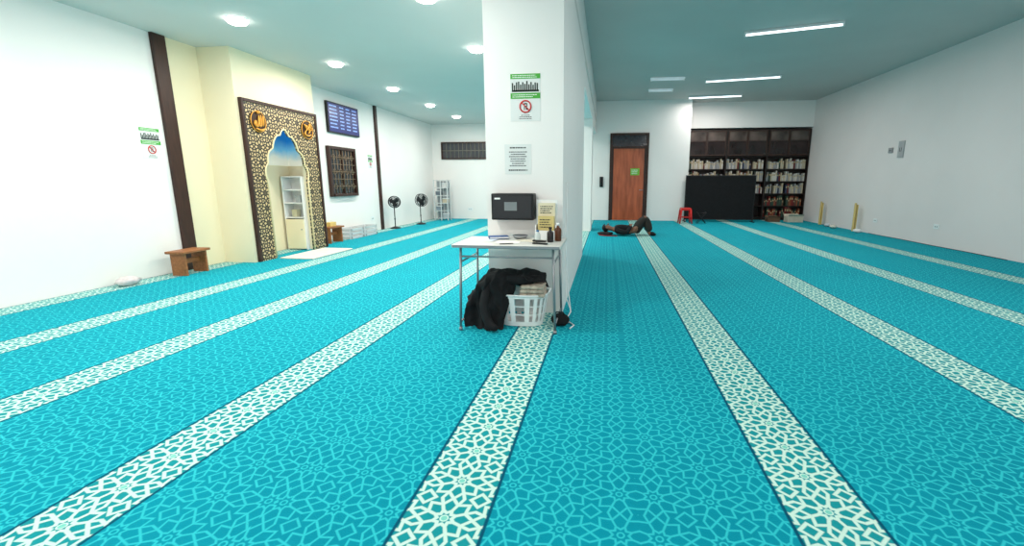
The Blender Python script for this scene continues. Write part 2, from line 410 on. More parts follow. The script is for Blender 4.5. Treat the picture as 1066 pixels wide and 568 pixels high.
# ---------------------------------------------------------------- signs
def textbars(b,x0,x1,z0,z1,n,seed,center=False,y=-.0035,ch=.008):
    rnd=random.Random(seed); lh=(z1-z0)/n
    for i in range(n):
        z=z1-(i+.75)*lh; a,e=x0,x1
        if center: k=rnd.uniform(0,.25)*(x1-x0); a+=k; e-=k
        else: e-=rnd.uniform(0,.25)*(x1-x0)
        x=a
        while x<e:
            w=rnd.uniform(.6,2.8)*ch; w=min(w,e-x)
            if w>.002: box(b,x,x+w,y,y+.001,z,z+lh*.4)
            x+=w+ch*.55
def sign(loc,rot,label,sc=1):
    s=thing('notice_sign',label,'sign',loc=loc,rot=rot); s.scale=(sc,1,sc)
    w,h=.285,.42
    part('backing_sheet',s,SHEET,lambda b:box(b,0,w,-.003,.0003,0,h))
    part('header_band',s,GREEN,lambda b:(box(b,0.002,w-.002,-.005,-.003,h-.045,h-.002)))
    part('footer_band',s,GREEN,lambda b:(box(b,0.002,w-.002,-.005,-.003,h-.22,h-.17)))
    def skyl(b):
        x=.015; z=h-.155
        for hh in (.075,.055,.08,.085,.06,.08,.065,.09,.06,.08,.055,.075,.07): 
            box(b,x,x+.0125,-.0045,-.003,z,z+hh); x+=.0195
        box(b,.015,.27,-.0045,-.003,z-.004,z+.012)
    part('skyline_print',s,mat('sign_darkgreen',(26,44,36)),skyl)
    part('header_text',s,PAPER,lambda b:textbars(b,.02,w-.02,h-.04,h-.008,2,9,y=-.006,ch=.007))
    part('footer_text',s,PAPER,lambda b:textbars(b,.02,w-.02,h-.212,h-.178,2,4,y=-.006,ch=.007))
    def ring(b):
        tube(b,circ((w/2,-.005,.13),.052,'y',32),.007,6,closed=True); tube(b,[(w/2-.037,-.006,.167),(w/2+.037,-.006,.093)],.006,6)
    part('prohibition_ring',s,REDI,ring)
    def ph(b):
        box(b,w/2-.014,w/2-.006,-.0045,-.003,.1,.16); box(b,w/2-.006,w/2+.014,-.0045,-.003,.15,.16); box(b,w/2-.006,w/2+.014,-.0045,-.003,.127,.136); box(b,w/2+.008,w/2+.016,-.0045,-.003,.13,.157); box(b,w/2+.004,w/2+.015,-.0045,-.003,.1,.125)
    part('pictogram',s,INK,ph)
    part('caption',s,INK,lambda b:textbars(b,.06,w-.06,.015,.06,3,2,True,ch=.006))
    return s
sign((-.92,4.4,1.87),(0,0,0),'green and white notice with red prohibition circle on white pillar')
sign((LX,5.6,1.62),(0,0,R(90)),'green and white notice with red prohibition circle on white wall')
sign((LX,11.6,1.68),(0,0,R(90)),'small green and white notice beside the far dark wall strip',.8)
s=thing('paper_notice','white paper notice with lines of black text on pillar','sign',loc=(-.985,4.4,1.38))
part('sheet',s,SHEET,lambda b:box(b,0,.26,-.002,.0003,0,.28))
part('printed_heading',s,INK,lambda b:textbars(b,.03,.23,.235,.262,1,11,True,y=-.0035,ch=.010))
part('printed_text',s,mat('soft_ink',(84,84,90),.8),lambda b:textbars(b,.03,.23,.07,.22,7,13,True,y=-.0035,ch=.006))
part('printed_footer',s,INK,lambda b:textbars(b,.03,.23,.025,.055,1,21,True,y=-.0035,ch=.008))

# ---------------------------------------------------------------- black box on pillar
s=thing('wall_control_box','black wall mounted control box with small grey display on pillar','control box',loc=(-1.09,4.4,.95))
part('housing',s,BLACK,lambda b:box(b,0,.41,-.16,-.001,0,.25),bevel=.01)
part('front_panel',s,mat('dark_grey_panel',(34,36,40),.3),lambda b:box(b,.02,.39,-.168,-.16,.02,.23),bevel=.003)
part('display',s,mat('lcd_grey',(120,128,130),.3),lambda b:box(b,.13,.25,-.172,-.168,.09,.17))
part('label_sticker',s,PAPER,lambda b:box(b,.035,.09,-.1705,-.168,.195,.21))

# ---------------------------------------------------------------- table
TX0,TX1,TY0,TY1,TZ=-1.32,-.37,3.72,4.34,.78
t=thing('folding_table','small white topped folding table with thin grey legs before pillar','table',loc=((TX0+TX1)/2,(TY0+TY1)/2,0))
hx,hy=(TX1-TX0)/2,(TY1-TY0)/2
part('table_top',t,mat('table_white',(214,214,208),.35,var=.02),lambda b:box(b,-hx,hx,-hy,hy,TZ-.03,TZ),bevel=.008)
part('edge_band',t,GREYM,lambda b:(box(b,-hx+.01,hx-.01,-hy-.003,-hy+.006,TZ-.027,TZ-.006)))
for sx in (-1,1):
    for sy in (-1,1):
        part('leg',t,GREYM,lambda b:(cyl(b,(sx*(hx-.07),sy*(hy-.05),TZ-.03),(sx*(hx-.05),sy*(hy-.03),.03),.011,seg=10),cyl(b,(sx*(hx-.05),sy*(hy-.03),.03),(sx*(hx-.05),sy*(hy-.03),.001),.016,seg=10)))
    part('lower_crossbar',t,GREYM,lambda b:cyl(b,(sx*(hx-.052),-hy+.035,.08),(sx*(hx-.052),hy-.035,.08),.009,seg=8))
    part('upper_crossbar',t,GREYM,lambda b:cyl(b,(sx*(hx-.066),-hy+.045,.62),(sx*(hx-.066),hy-.045,.62),.008,seg=8))
    part('side_rail',t,GREYM,lambda b:cyl(b,(-hx+.06,sx*(hy-.045),.67),(hx-.06,sx*(hy-.045),.67),.008,seg=8))
# papers
for i,(x,y,rz,cc) in enumerate(((-1.12,3.98,12,(236,236,232)),(-1.1,4.02,-8,(206,216,232)),(-.86,3.92,5,(240,238,230)),(-.7,4.05,-15,(232,224,204)))):
    s=thing('paper_sheet','loose white paper sheet lying on the table','paper',loc=(x,y,TZ+.0008+(.0035 if i==1 else 0)),rot=(0,0,R(rz)),group='papers on the table')
    part('sheet',s,mat('paper_%s'%'abcd'[i],cc),lambda b:box(b,-.105,.105,-.075,.075,0,.003))
s=thing('notebook','blue notebook lying on the table','notebook',loc=(-1.0,4.14,TZ+.008),rot=(0,0,R(20)))
part('cover',s,mat('blue_cover',(44,82,140)),lambda b:(box(b,-.09,.09,-.06,.06,0,.003),box(b,-.09,.09,-.06,.06,.017,.02),box(b,-.092,-.088,-.06,.06,0,.02)))
part('pages',s,PAPER,lambda b:box(b,-.087,.087,-.057,.057,.003,.017))
s=thing('pen','black pen lying on the table','pen',loc=(-.84,3.78,TZ+.006),rot=(0,0,R(25)))
part('barrel',s,BLACK,lambda b:cyl(b,(-.065,0,0),(.05,0,0),.0045,seg=8)); part('tip',s,GREYM,lambda b:cyl(b,(.05,0,0),(.065,0,0),.004,.001,seg=8))
# leaflet rack
s=thing('leaflet_rack','clear rack holding yellow and cream leaflets on the table','leaflet rack',loc=(-.56,4.24,TZ+.001))
part('holder',s,WPLAST,lambda b:(box(b,-.1,.1,-.07,.07,0,.012),box(b,-.1,.1,.055,.065,.012,.36),box(b,-.1,-.09,-.06,.055,.012,.13),box(b,.09,.1,-.06,.055,.012,.13),box(b,-.1,.1,-.07,-.062,.012,.08)))
YL=mat('leaflet_yellow',(214,196,130)); CR=mat('leaflet_cream',(230,220,190))
part('leaflet',s,CR,lambda b:box(b,-.08,.08,.02,.05,.014,.33)); part('leaflet',s,YL,lambda b:box(b,-.075,.075,-.03,.01,.014,.21))
part('leaflet_print',s,INK,lambda b:textbars(b,-.06,.06,.23,.31,4,31,y=.018,ch=.01)); part('leaflet_print',s,INK,lambda b:textbars(b,-.06,.06,.1,.19,4,33,y=-.032,ch=.01))
# bottles and jars
def bottle(name,loc,m,capm,h,r,label):
    s=thing(name,label,'bottle',loc=loc)
    part('body',s,m,lambda b:lathe(b,[(r*.9,0),(r,.005),(r,h*.6),(r*.85,h*.7),(r*.4,h*.78),(r*.4,h*.88)],seg=20))
    part('cap',s,capm,lambda b:lathe(b,[(r*.5,h*.88),(r*.5,h),(r*.45,h+.002)],seg=16))
bottle('bottle',(-.43,4.06,TZ+.001),mat('amber',(92,48,26),.2),WPLAST,.16,.032,'small amber bottle with white cap on the table')
bottle('bottle',(-.49,3.98,TZ+.001),mat('dark_bottle',(38,34,36),.25),BLACK,.13,.03,'small dark bottle with black cap on the table')
bottle('bottle',(-.60,3.96,TZ+.005),mat('clearish',(206,216,214),.15),mat('capblue',(70,120,170)),.10,.025,'small clear bottle with blue cap on the table')
s=thing('metal_dish','round steel dish on the table','dish',loc=(-.8,4.18,TZ+.001))
part('bowl',s,GREYM,lambda b:lathe(b,[(.04,0),(.06,.01),(.075,.035),(.07,.035),(.055,.013),(.02,.008)],seg=24))
s=thing('stapler','black stapler on the table','stapler',loc=(-.56,3.82,TZ+.001),rot=(0,0,R(-20)))
part('base',s,BLACK,lambda b:box(b,-.07,.07,-.015,.015,0,.012),bevel=.003); part('arm',s,BLACK,lambda b:(box(b,-.07,.06,-.013,.013,.018,.035)),bevel=.006)

# ---------------------------------------------------------------- laundry basket
s=thing('laundry_basket','white perforated plastic laundry basket under the table','basket',loc=(-.76,4.05,0))
def oval(rx,ry,z,n=72,p=3.0):
    o=[]
    for i in range(n):
        a=2*math.pi*i/n; ca,sa=math.cos(a),math.sin(a)
        o.append((rx*math.copysign(abs(ca)**(2/p),ca),ry*math.copysign(abs(sa)**(2/p),sa),z))
    return o
def bask(b):
    lv=[(.19,.13,.004),(.195,.135,.04),(.2,.14,.045),(.212,.148,.11),(.214,.15,.12),(.224,.158,.19),(.226,.16,.20),(.238,.168,.27),(.24,.17,.30)]
    rings=[[b.verts.new(p) for p in oval(*l)] for l in lv]
    for i in range(len(lv)-1):
        for k in range(72):
            if i in (2,4,6) and k%4 in (1,2): continue
            b.faces.new((rings[i][k],rings[i][(k+1)%72],rings[i+1][(k+1)%72],rings[i+1][k]))
    b.faces.new(rings[0][::-1])
o=part('basket_body',s,WPLAST,bask,fixn=False); m=o.modifiers.new('sol','SOLIDIFY'); m.thickness=.004
part('rim',s,WPLAST,lambda b:tube(b,oval(.245,.175,.30),.009,8,closed=True))
for sx in (-1,1): part('handle',s,WPLAST,lambda b:tube(b,[(sx*.245,-.06,.3),(sx*.26,-.045,.325),(sx*.262,0,.335),(sx*.26,.045,.325),(sx*.245,.06,.3)],.008,8))
# folded cloth on basket
s=thing('folded_cloth','folded beige patterned cloth in the laundry basket','cloth',loc=(-.64,4.0,.285))
CL=mat('beige_cloth',(186,172,156),.9,var=.25,scale=30,bump=.4)
for i in range(3):
    part('fold',s,CL,lambda b:box(b,-.125+.006*i,.11-.006*i,-.11,.1,i*.036,i*.036+.034),bevel=.014)
# black jacket draped
def jacket(b):
    nx,ns=46,54
    g=[]
    for i in range(nx+1):
        u=i/nx; x=-1.25+u*.70
        left=max(0,min(1,(x+1.25)/.20)); left=left*left*(3-2*left)
        right=max(0,min(1,(-.54-x)/.2)); right=right*right*(3-2*right)
        top=.28+.21*left-.05*(1-right)
        q=max(0,min(1,(-.80-x)/.1)); drop=.02+q*(top-.02-.02+.04*math.sin(x*60))
        yb,yf=4.24-.02*(1-left),3.90+.03*math.sin(x*20)+.06*(1-q)
        if q>0: yf-=.06*q
        row=[]
        Lb=.14; Lt=yb-yf; tot=Lb+Lt+drop
        for j in range(ns+1):
            sdist=tot*j/ns
            if sdist<Lb: p=Vector((x,yb+.02,top-.03-(Lb-sdist)))
            elif sdist<Lb+Lt:
                v=(sdist-Lb)/Lt
                p=Vector((x,yb-Lt*v,top-.03+.04*math.sin(math.pi*v)))
            else:
                v=sdist-Lb-Lt
                p=Vector((x,yf-.015-.05*v,top-.03-v))
            nv=noise.noise_vector(p*9)*.034+noise.noise_vector(p*22)*.016
            p+=nv
            p.y+=.014*math.sin(x*70+p.z*8)
            p.z=max(p.z,.012)
            row.append(b.verts.new(p))
        g.append(row)
    for i in range(nx):
        for j in range(ns): b.faces.new((g[i][j],g[i+1][j],g[i+1][j+1],g[i][j+1]))
jk=thing('black_jacket','crumpled black jacket draped over the laundry basket','jacket',loc=(-.9,4.0,0))
bm=BM(); jacket(bm)
for v in bm.verts: v.co-=Vector((-.9,4.0,0))
o=make('jacket_body',bm,BLACKF,parent=jk,smooth=True); m=o.modifiers.new('sol','SOLIDIFY'); m.thickness=.012; m=o.modifiers.new('s','SUBSURF'); m.levels=1;m.render_levels=1
def slv(b):
    pts=[(-.12,-.15,.41),(-.15,-.19,.34),(-.16,-.22,.24),(-.14,-.24,.12),(-.09,-.27,.045),(-.02,-.30,.035)]
    tube(b,pts,[.04,.048,.046,.044,.04,.03],14)
    for v in b.verts: v.co+=noise.noise_vector(v.co*20)*.014
    for v in b.verts: v.co.z=max(v.co.z,.004)
part('sleeve',jk,BLACKF,slv,sub=1)
def slv2(b):
    pts=[(.0,-.08,.45),(.1,-.08,.44),(.2,-.06,.43),(.27,.0,.42)]
    tube(b,pts,[.035,.04,.035,.028],12)
    for v in b.verts: v.co+=noise.noise_vector(v.co*20)*.014
part('sleeve',jk,BLACKF,slv2,sub=1)
# small black bag on floor
s=thing('black_pouch','small black pouch on carpet beside the basket','bag',loc=(-.40,4.0,0))
def pch(b):
    ball(b,(0,0,.06),(.085,.06,.062),20)
    for v in b.verts: v.co+=noise.noise_vector(v.co*16)*.012; v.co.z=max(v.co.z,.001)
part('pouch_body',s,BLACKF,pch); part('strap',s,BLACK,lambda b:tube(b,[(-.05,-.02,.1),(-.03,-.04,.14),(.03,-.04,.14),(.05,-.02,.1)],.006,6))
# cable
bm=BM(); tube(bm,[(-.405,4.5,.9),(-.395,4.47,.7),(-.385,4.5,.45),(-.36,4.45,.2),(-.33,4.36,.03),(-.36,4.15,.008),(-.27,4.0,.008),(-.30,3.9,.008)],.006,8)
make('power_cable',bm,WPLAST,label='white power cable hanging down the pillar to the carpet',category='cable')
bm=BM(); tube(bm,[(-.415,4.8,1.3),(-.415,4.8,.8),(-.41,4.7,.4),(-.40,4.65,.1),(-.36,4.6,.008)],.005,8)
make('power_cable',bm,WPLAST,label='white power cable hanging down the pillar to the carpet',category='cable')

# ---------------------------------------------------------------- lights
def downlight(x,y,e=60):
    s=thing('recessed_downlight','round glowing downlight in the ceiling','ceiling light',loc=(x,y,HL),group='recessed ceiling downlights')
    part('trim_ring',s,WPLAST,lambda b:tube(b,circ((0,0,-.003),.128,'z',32),.004,8,closed=True))
    part('diffuser',s,LAMP,lambda b:lathe(b,[(.122,-.002),(.12,-.02),(.105,-.042),(.07,-.056),(.01,-.062)],seg=32))
    L=bpy.data.lights.new('downlight_lamp','AREA'); L.shape='DISK'; L.size=.2; L.energy=e; L.color=(1,.95,.885)
    lo=bpy.data.objects.new('downlight_lamp',L); col.objects.link(lo); lo.parent=s; lo.location=(0,0,-.075)
EL=39
for y in (5.7,7.85,10.0,12.15,14.3): downlight(-4.72,y,EL)
for y in (5.3,7.3,9.6,11.9,14.2): downlight(-2.05,y,EL)
for y in (1.0,3.3): downlight(-4.72,y,EL); downlight(-2.05,y,EL)
def batten(p0,p1,on,e):
    p0=Vector(p0);p1=Vector(p1); d=p1-p0; Ln=d.length; a=math.atan2(d.y,d.x); mid=(p0+p1)/2
    s=thing('fluorescent_batten','long slim fluorescent batten light on the ceiling','ceiling light',loc=(mid.x,mid.y,HR),rot=(0,0,a))
    part('housing',s,WMETAL if on else TUBEOFF,lambda b:box(b,-Ln/2,Ln/2,-.04,.04,-.045,-.001),bevel=.004)
    part('light_tube',s,TUBE if on else TUBEOFF,lambda b:cyl(b,(-Ln/2+.03,0,-.062),(Ln/2-.03,0,-.062),.017,seg=12))
    for sx in (-1,1): part('lamp_holder',s,WPLAST,lambda b:box(b,sx*(Ln/2-.02)-.015,sx*(Ln/2-.02)+.015,-.025,.025,-.085,-.045))
    if on:
        L=bpy.data.lights.new('tube_lamp','AREA'); L.shape='RECTANGLE'; L.size=Ln*.95; L.size_y=.06; L.energy=e; L.color=(1,.955,.915)
        lo=bpy.data.objects.new('tube_lamp',L); col.objects.link(lo); lo.parent=s; lo.location=(0,0,-.1)
batten((2.42,9.35,0),(3.95,8.95,0),True,68)
batten((2.53,13.3,0),(4.35,12.95,0),True,66)
batten((2.5,15.7,0),(4.1,15.5,0),True,38)
batten((1.06,12.9,0),(1.95,12.9,0),False,0)
batten((1.14,14.4,0),(1.85,14.4,0),False,0)
batten((2.4,4.6,0),(4.0,4.4,0),True,76)
batten((2.4,0.4,0),(4.0,0.2,0),True,80)

# ---------------------------------------------------------------- door
d=thing('door_1','reddish brown wooden door with dark frame and transom','door',loc=(.07,BY,0)); d['kind']='structure'
part('door_frame',d,DWOOD,lambda b:(box(b,0,.08,-.06,0,0,2.95),box(b,1.23,1.31,-.06,0,0,2.95),box(b,.08,1.23,-.06,0,2.87,2.95),box(b,.08,1.23,-.05,0,2.44,2.51)),bevel=.006)
part('transom_pane',d,GLASSD,lambda b:box(b,.08,1.23,-.02,-.003,2.51,2.87))
def leaf(b):
    box(b,.08,1.23,-.03,-.003,.01,2.44)
    for (z0,z1) in ((.15,1.15),(1.3,2.3)):
        box(b,.2,1.11,-.034,-.03,z0,z1)
part('door_leaf',d,REDWOOD,leaf,bevel=.004)
for (x0,x1) in ((.08,.13),(1.17,1.23)): part('side_stile',d,DWOOD,lambda b:box(b,x0,x1,-.04,-.03,.01,2.44))
part('handle',d,GREYM,lambda b:(cyl(b,(1.15,-.03,1.05),(1.15,-.09,1.05),.012,seg=10),cyl(b,(1.15,-.09,1.05),(1.03,-.09,1.05),.011,seg=10)))
part('door_sign',d,mat('lime_sign',(120,190,60)),lambda b:box(b,.72,1.02,-.043,-.039,1.55,1.78),label='green sign on the door')
part('door_sign_text',d,PAPER,lambda b:textbars(b,.76,.98,1.58,1.75,3,41,y=-.046,ch=.02))
s=thing('wall_telephone','black telephone handset unit mounted beside the door','telephone',loc=(-.2,BY,1.15))
part('base_unit',s,BLACK,lambda b:box(b,-.06,.06,-.06,-.001,0,.35),bevel=.01)
part('handset',s,BLACK,lambda b:tube(b,[(0,-.07,.3),(0,-.1,.25),(0,-.1,.1),(0,-.07,.05)],[.03,.018,.018,.03],10))

# ---------------------------------------------------------------- bookcases in niche
BX0=2.75; BW=1.362
levels=(.10,.50,.93,1.35,1.77)
DB=mat('blackish_brown_wood',(36,24,20),.45,var=.2,scale=4,wood='z')
for i in range(3):
    s=thing('bookcase','tall dark brown bookcase with upper glass cupboards in the wall niche','bookcase',loc=(BX0+i*BW,16.95,0),group='bookcases in the wall niche')
    w=BW-.004
    part('carcass',s,DB,lambda b:(box(b,0,.025,0,.42,0,3.1),box(b,w-.025,w,0,.42,0,3.1),box(b,.025,w-.025,.39,.41,0,3.1),box(b,.025,w-.025,0,.39,3.07,3.1),box(b,.025,w-.025,.02,.39,0,.07)))
    for z in levels+(2.2,2.62): part('shelf_board',s,DB,lambda b:box(b,.026,w-.026,.03,.388,z-.025,z))
    for k in range(2):
        x0=.03+k*(w-.06)/2; x1=x0+(w-.06)/2-.006
        def dr(b):
            box(b,x0,x0+.035,-.018,.002,2.22,3.06);box(b,x1-.035,x1,-.018,.002,2.22,3.06);box(b,x0+.035,x1-.035,-.018,.002,2.22,2.26);box(b,x0+.035,x1-.035,-.018,.002,3.02,3.06)
            box(b,x0+.035,x1-.035,-.018,.002,2.7,2.73)
            box(b,x0+.035,x1-.035,-.004,.002,2.26,2.7,1); box(b,x0+.035,x1-.035,-.004,.002,2.73,3.02,2)
        part('cupboard_door',s,[mat('brown_cupboard',(60,38,30),.4,var=.2,wood='z'),mat('smoky_glass',(44,32,32),.12,var=.5,scale=2),mat('grey_brown_glass',(104,90,84),.2,var=.45,scale=1.5)],dr)
def bookmesh(nm,rgb):
    bm=BM(); w,d,h=.045,.2,.3
    box(bm,0,.003,0,d,0,h); box(bm,w-.003,w,0,d,0,h); box(bm,.003,w-.003,0,.003,0,h)
    box(bm,.003,w-.003,.004,d-.006,.005,h-.006,1)
    box(bm,.006,w-.006,-.0015,0,h*.62,h*.8,2)
    me=bpy.data.meshes.new('book'); bm.to_mesh(me); bm.free()
    for m in (mat('book_'+nm,rgb,.5),PAPER,mat('spine_label',(190,170,130))): me.materials.append(m)
    return me
kinds=[('white',(212,208,200)),('cream',(200,188,164)),('grey',(158,160,162)),('brown',(110,76,56)),('dark green',(52,74,62)),('maroon',(108,46,46)),('navy',(52,58,84)),('tan',(164,134,102))]
bms=[(n,bookmesh(n.replace(' ','_'),c)) for n,c in kinds]
red=[('orange',bookmesh('orange',(150,82,54))),('red',bookmesh('red',(128,44,40))),('maroon',bms[5][1]),('brown',bms[3][1]),('dark green',bms[4][1])]
rnd=random.Random(12)
grp={.10:'books on the lowest shelf',.50:'books on the second shelf',.93:'books on the third shelf',1.35:'books on the fourth shelf',1.77:'books on the fifth shelf'}
for i in range(3):
    for z in levels:
        if z<.9 and i<2: continue
        x=BX0+i*BW+.035; xe=BX0+(i+1)*BW-.09
        while x<xe:
            if rnd.random()<.04: x+=.08; continue
            n,me=(rnd.choice(bms[:3]) if rnd.random()<.7 else rnd.choice(bms)) if z>.9 else rnd.choice(red)
            o=bpy.data.objects.new('book',me); col.objects.link(o)
            sz=rnd.uniform(.65,1.2); sx=rnd.uniform(.8,1.15)
            o.location=(x,17.0+rnd.uniform(0,.04),z+.0005); o.scale=(sx,1,sz)
            o['label']='%s covered book standing upright on dark bookcase shelf'%n; o['category']='book'; o['group']=grp[z]
            x+=.045*sx+.0125
# black partition
s=thing('partition_screen','black fabric partition screen standing before the bookcases','partition',loc=(2.62,15.95,0))
part('panel',s,BLACKF,lambda b:box(b,.03,2.22,-.015,.015,.1,1.5))
part('panel_frame',s,BLACK,lambda b:(box(b,0,.03,-.025,.025,0.02,1.54),box(b,2.22,2.25,-.025,.025,0.02,1.54),box(b,.03,2.22,-.025,.025,1.5,1.54),box(b,.03,2.22,-.025,.025,.07,.1)),bevel=.004)
for x in (0.015,2.235): part('foot',s,BLACK,lambda b:box(b,x-.025,x+.025,-.2,.2,0,.03),bevel=.006)
# red stool
s=thing('plastic_stool','red plastic stool on carpet beside the black partition','stool',loc=(2.55,15.25,0))
part('seat',s,RED,lambda b:(box(b,-.15,.15,-.15,.15,.47,.5),box(b,-.165,.165,-.165,-.15,.42,.49),box(b,-.165,.165,.15,.165,.42,.49),box(b,-.165,-.15,-.15,.15,.42,.49),box(b,.15,.165,-.15,.15,.42,.49)),bevel=.008)
for sx in (-1,1):
    for sy in (-1,1): part('leg',s,RED,lambda b:tube(b,[(sx*.145,sy*.145,.44),(sx*.19,sy*.19,0)],[.03,.022],8))
part('stretcher_ring',s,RED,lambda b:tube(b,[(-.168,-.168,.2),(.168,-.168,.2),(.168,.168,.2),(-.168,.168,.2)],.012,6,closed=True))
# small folding stool with crossed legs
s=thing('folding_stool','small dark folding stool with crossed legs','stool',loc=(3.05,15.2,0))
part('cross_leg',s,BLACK,lambda b:(tube(b,[(-.14,-.1,0.01),(.14,-.1,.36)],.01,6),tube(b,[(-.14,.1,0.01),(.14,.1,.36)],.01,6),tube(b,[(.14,-.1,.36),(.14,.1,.36)],.01,6)))
part('cross_leg',s,BLACK,lambda b:(tube(b,[(.14,-.085,0.01),(-.14,-.085,.36)],.01,6),tube(b,[(.14,.085,0.01),(-.14,.085,.36)],.01,6),tube(b,[(-.14,-.085,.36),(-.14,.085,.36)],.01,6)))
part('seat',s,BLACKF,lambda b:[b.faces.new(f) for f in [[b.verts.new(p) for p in ((-.14,-.085,.365),(0,-.085,.335),(0,.085,.335),(-.14,.085,.365))],[b.verts.new(p) for p in ((0,-.085,.335),(.14,-.085,.365),(.14,.085,.365),(0,.085,.335))]]])
# boxes beside bookcase
for i,(x,y,w,h,cc,lb) in enumerate(((6.25,16.2,.5,.2,(204,194,176),'pale cardboard box on floor near bookcase'),(5.6,16.25,.4,.14,(100,76,58),'brown cardboard box on floor near bookcase'))):
    s=thing('cardboard_box',lb,'box',loc=(x,y,0),rot=(0,0,R(5-8*i)))
    part('carton',s,mat('carton_'+'ab'[i],cc,.8),lambda b:box(b,-w/2,w/2,-.15,.15,0.001,h),bevel=.004)
    for q in (-1,1): part('flap',s,mat('carton_'+'ab'[i],cc,.8),lambda b:poly(b,[(-w/2,q*.15,h),(w/2,q*.15,h),(w/2,q*.2,h+.06),(-w/2,q*.2,h+.06)]))

# ---------------------------------------------------------------- right wall bits
def bookstand(y,h,label):
    s=thing('wooden_book_stand',label,'book stand',loc=(6.72,y,0))
    part('plank',s,PALEWOOD,lambda b:(box(b,-.05,-.025,-.04,.04,.09,h),box(b,-.05,-.025,-.04,-.012,.001,.09),box(b,-.05,-.025,.012,.04,.001,.09)),bevel=.005)
    part('plank',s,PALEWOOD,lambda b:(box(b,.0,.025,-.035,.035,.09,h*.94),box(b,.0,.025,-.035,-.01,.002,.09),box(b,.0,.025,.01,.035,.002,.09)),bevel=.005)
    part('hinge_pin',s,PALEWOOD,lambda b:cyl(b,(-.03,0,h*.5),(.01,0,h*.5),.012,seg=10))
bookstand(15.3,.72,'folded yellow pine book stand upright by the wall')
bookstand(13.3,.76,'folded yellow pine book stand upright by the wall')
def plate(name,loc,w,h,d,label,m=WPLAST,rot=R(-90),cat='socket'):
    s=thing(name,label,cat,loc=loc,rot=(0,0,rot))
    part('face_plate',s,m,lambda b:box(b,-w/2,w/2,-d,.0005,-h/2,h/2),bevel=.004)
    for q in (-.15,.15): part('socket_slot',s,INK,lambda b:box(b,w*q-.008,w*q+.008,-d-.002,-d,-h*.15,h*.1))
GP=mat('grey_plate',(176,176,178),.5)
GP2=mat('grey_plate_dark',(150,150,152),.5)
plate('switch_box',(RX,12.35,2.07),.16,.12,.03,'small grey switch box on the pale wall',GP2)
plate('switch_box',(RX,11.95,2.07),.2,.38,.03,'tall grey switch box on the pale wall',GP)
plate('wall_socket',(RX,10.4,.4),.16,.1,.012,'white electrical socket low on the wall')
plate('wall_socket',(RX,12.6,.35),.16,.1,.012,'white electrical socket low on the wall')
plate('wall_socket',(-4.95,BY,.35),.18,.12,.012,'white electrical socket low on the far wall',rot=0)
plate('wall_socket',(LX,11.6,.35),.16,.1,.012,'white electrical socket low on the wall',rot=R(90))
for (x,y,cc) in ((6.6,12.9,(235,235,235)),(6.55,14.1,(220,214,200)),(6.62,14.6,(200,205,210))):
    bm=BM(); ball(bm,(0,0,.05),(.09,.11,.05),16)
    for v in bm.verts: v.co+=noise.noise_vector(v.co*20+Vector((x,y,0)))*.02; v.co.z=max(v.co.z,0)
    make('plastic_bag',bm,mat('bag_%d'%int(y*10),cc,.5),loc=(x,y,.001),label='small crumpled pale plastic bag by the wall',category='bag')
bm=BM(); tube(bm,[(6.8,y,.012) if i%2 else (6.77,y,.012) for i,y in enumerate([8.5,9.5,10.3,11.4,12.2,12.75])],.006,6)
make('power_cable',bm,BLACK,label='thin black cable along the foot of the wall',category='cable')

# ---------------------------------------------------------------- pedestal fans
def fan(loc,rz,h,hr,label,m):
    s=thing('pedestal_fan',label,'fan',loc=loc,rot=(0,0,rz))
    part('base',s,m,lambda b:lathe(b,[(.15,0),(.15,.02),(.09,.04),(.03,.06)],seg=28))
    part('pole',s,m,lambda b:(cyl(b,(0,0,.05),(0,0,h-.06),.014,seg=10),cyl(b,(0,0,.25),(0,0,.3),.02,seg=10)))
    part('motor',s,m,lambda b:(tube(b,[(0,.11,h),(0,.09,h),(0,0,h),(0,-.03,h)],[.03,.055,.06,.045],16),cyl(b,(0,.03,h-.02),(0,0,h-.08),.025,seg=10)))
    def cage(b):
        for y,r in ((-.03,hr),(-.13,hr),(-.15,hr*.75),(-.16,hr*.45),(-.015,hr*.7)): tube(b,circ((0,y,h),r,'y',28),.005 if r<hr else .010,5,closed=True)
        for k in range(28):
            a=2*math.pi*k/28; ca,sa=math.cos(a),math.sin(a)
            tube(b,[(.03*ca,-.165,h+.03*sa),(hr*.6*ca,-.155,h+hr*.6*sa),(hr*ca,-.13,h+hr*sa),(hr*ca,-.03,h+hr*sa),(hr*.4*ca,0,h+hr*.4*sa)],.0035,4)
        poly(b,circ((0,-.165,h),.04,'y',16))
    part('cage',s,m,cage)
    part('hub',s,m,lambda b:cyl(b,(0,-.03,h),(0,-.12,h),.03,.025,seg=14))
    for k in range(3):
        def bl(b):
            a0=k*2*math.pi/3; n=8; inner=[];outer=[]
            for i in range(n+1):
                a=a0+i/n*1.35; tw=-.05-.05*(i/n)
                inner.append(b.verts.new((.025*math.cos(a),tw,h+.025*math.sin(a)))); rr=hr*.88*(.8+.2*math.sin(math.pi*i/n))
                outer.append(b.verts.new((rr*math.cos(a),tw,h+rr*math.sin(a))))
            for i in range(n): b.faces.new((inner[i],inner[i+1],outer[i+1],outer[i]))
        part('blade',s,mat('blade_dark',(34,36,40),.4),bl)
    return s
fan((-6.05,12.42,0),R(35),.76,.16,'black pedestal fan on carpet near dark wall strip',BLACK)
fan((-5.85,13.8,0),R(55),.76,.19,'black pedestal fan on carpet near the rack',BLACK)
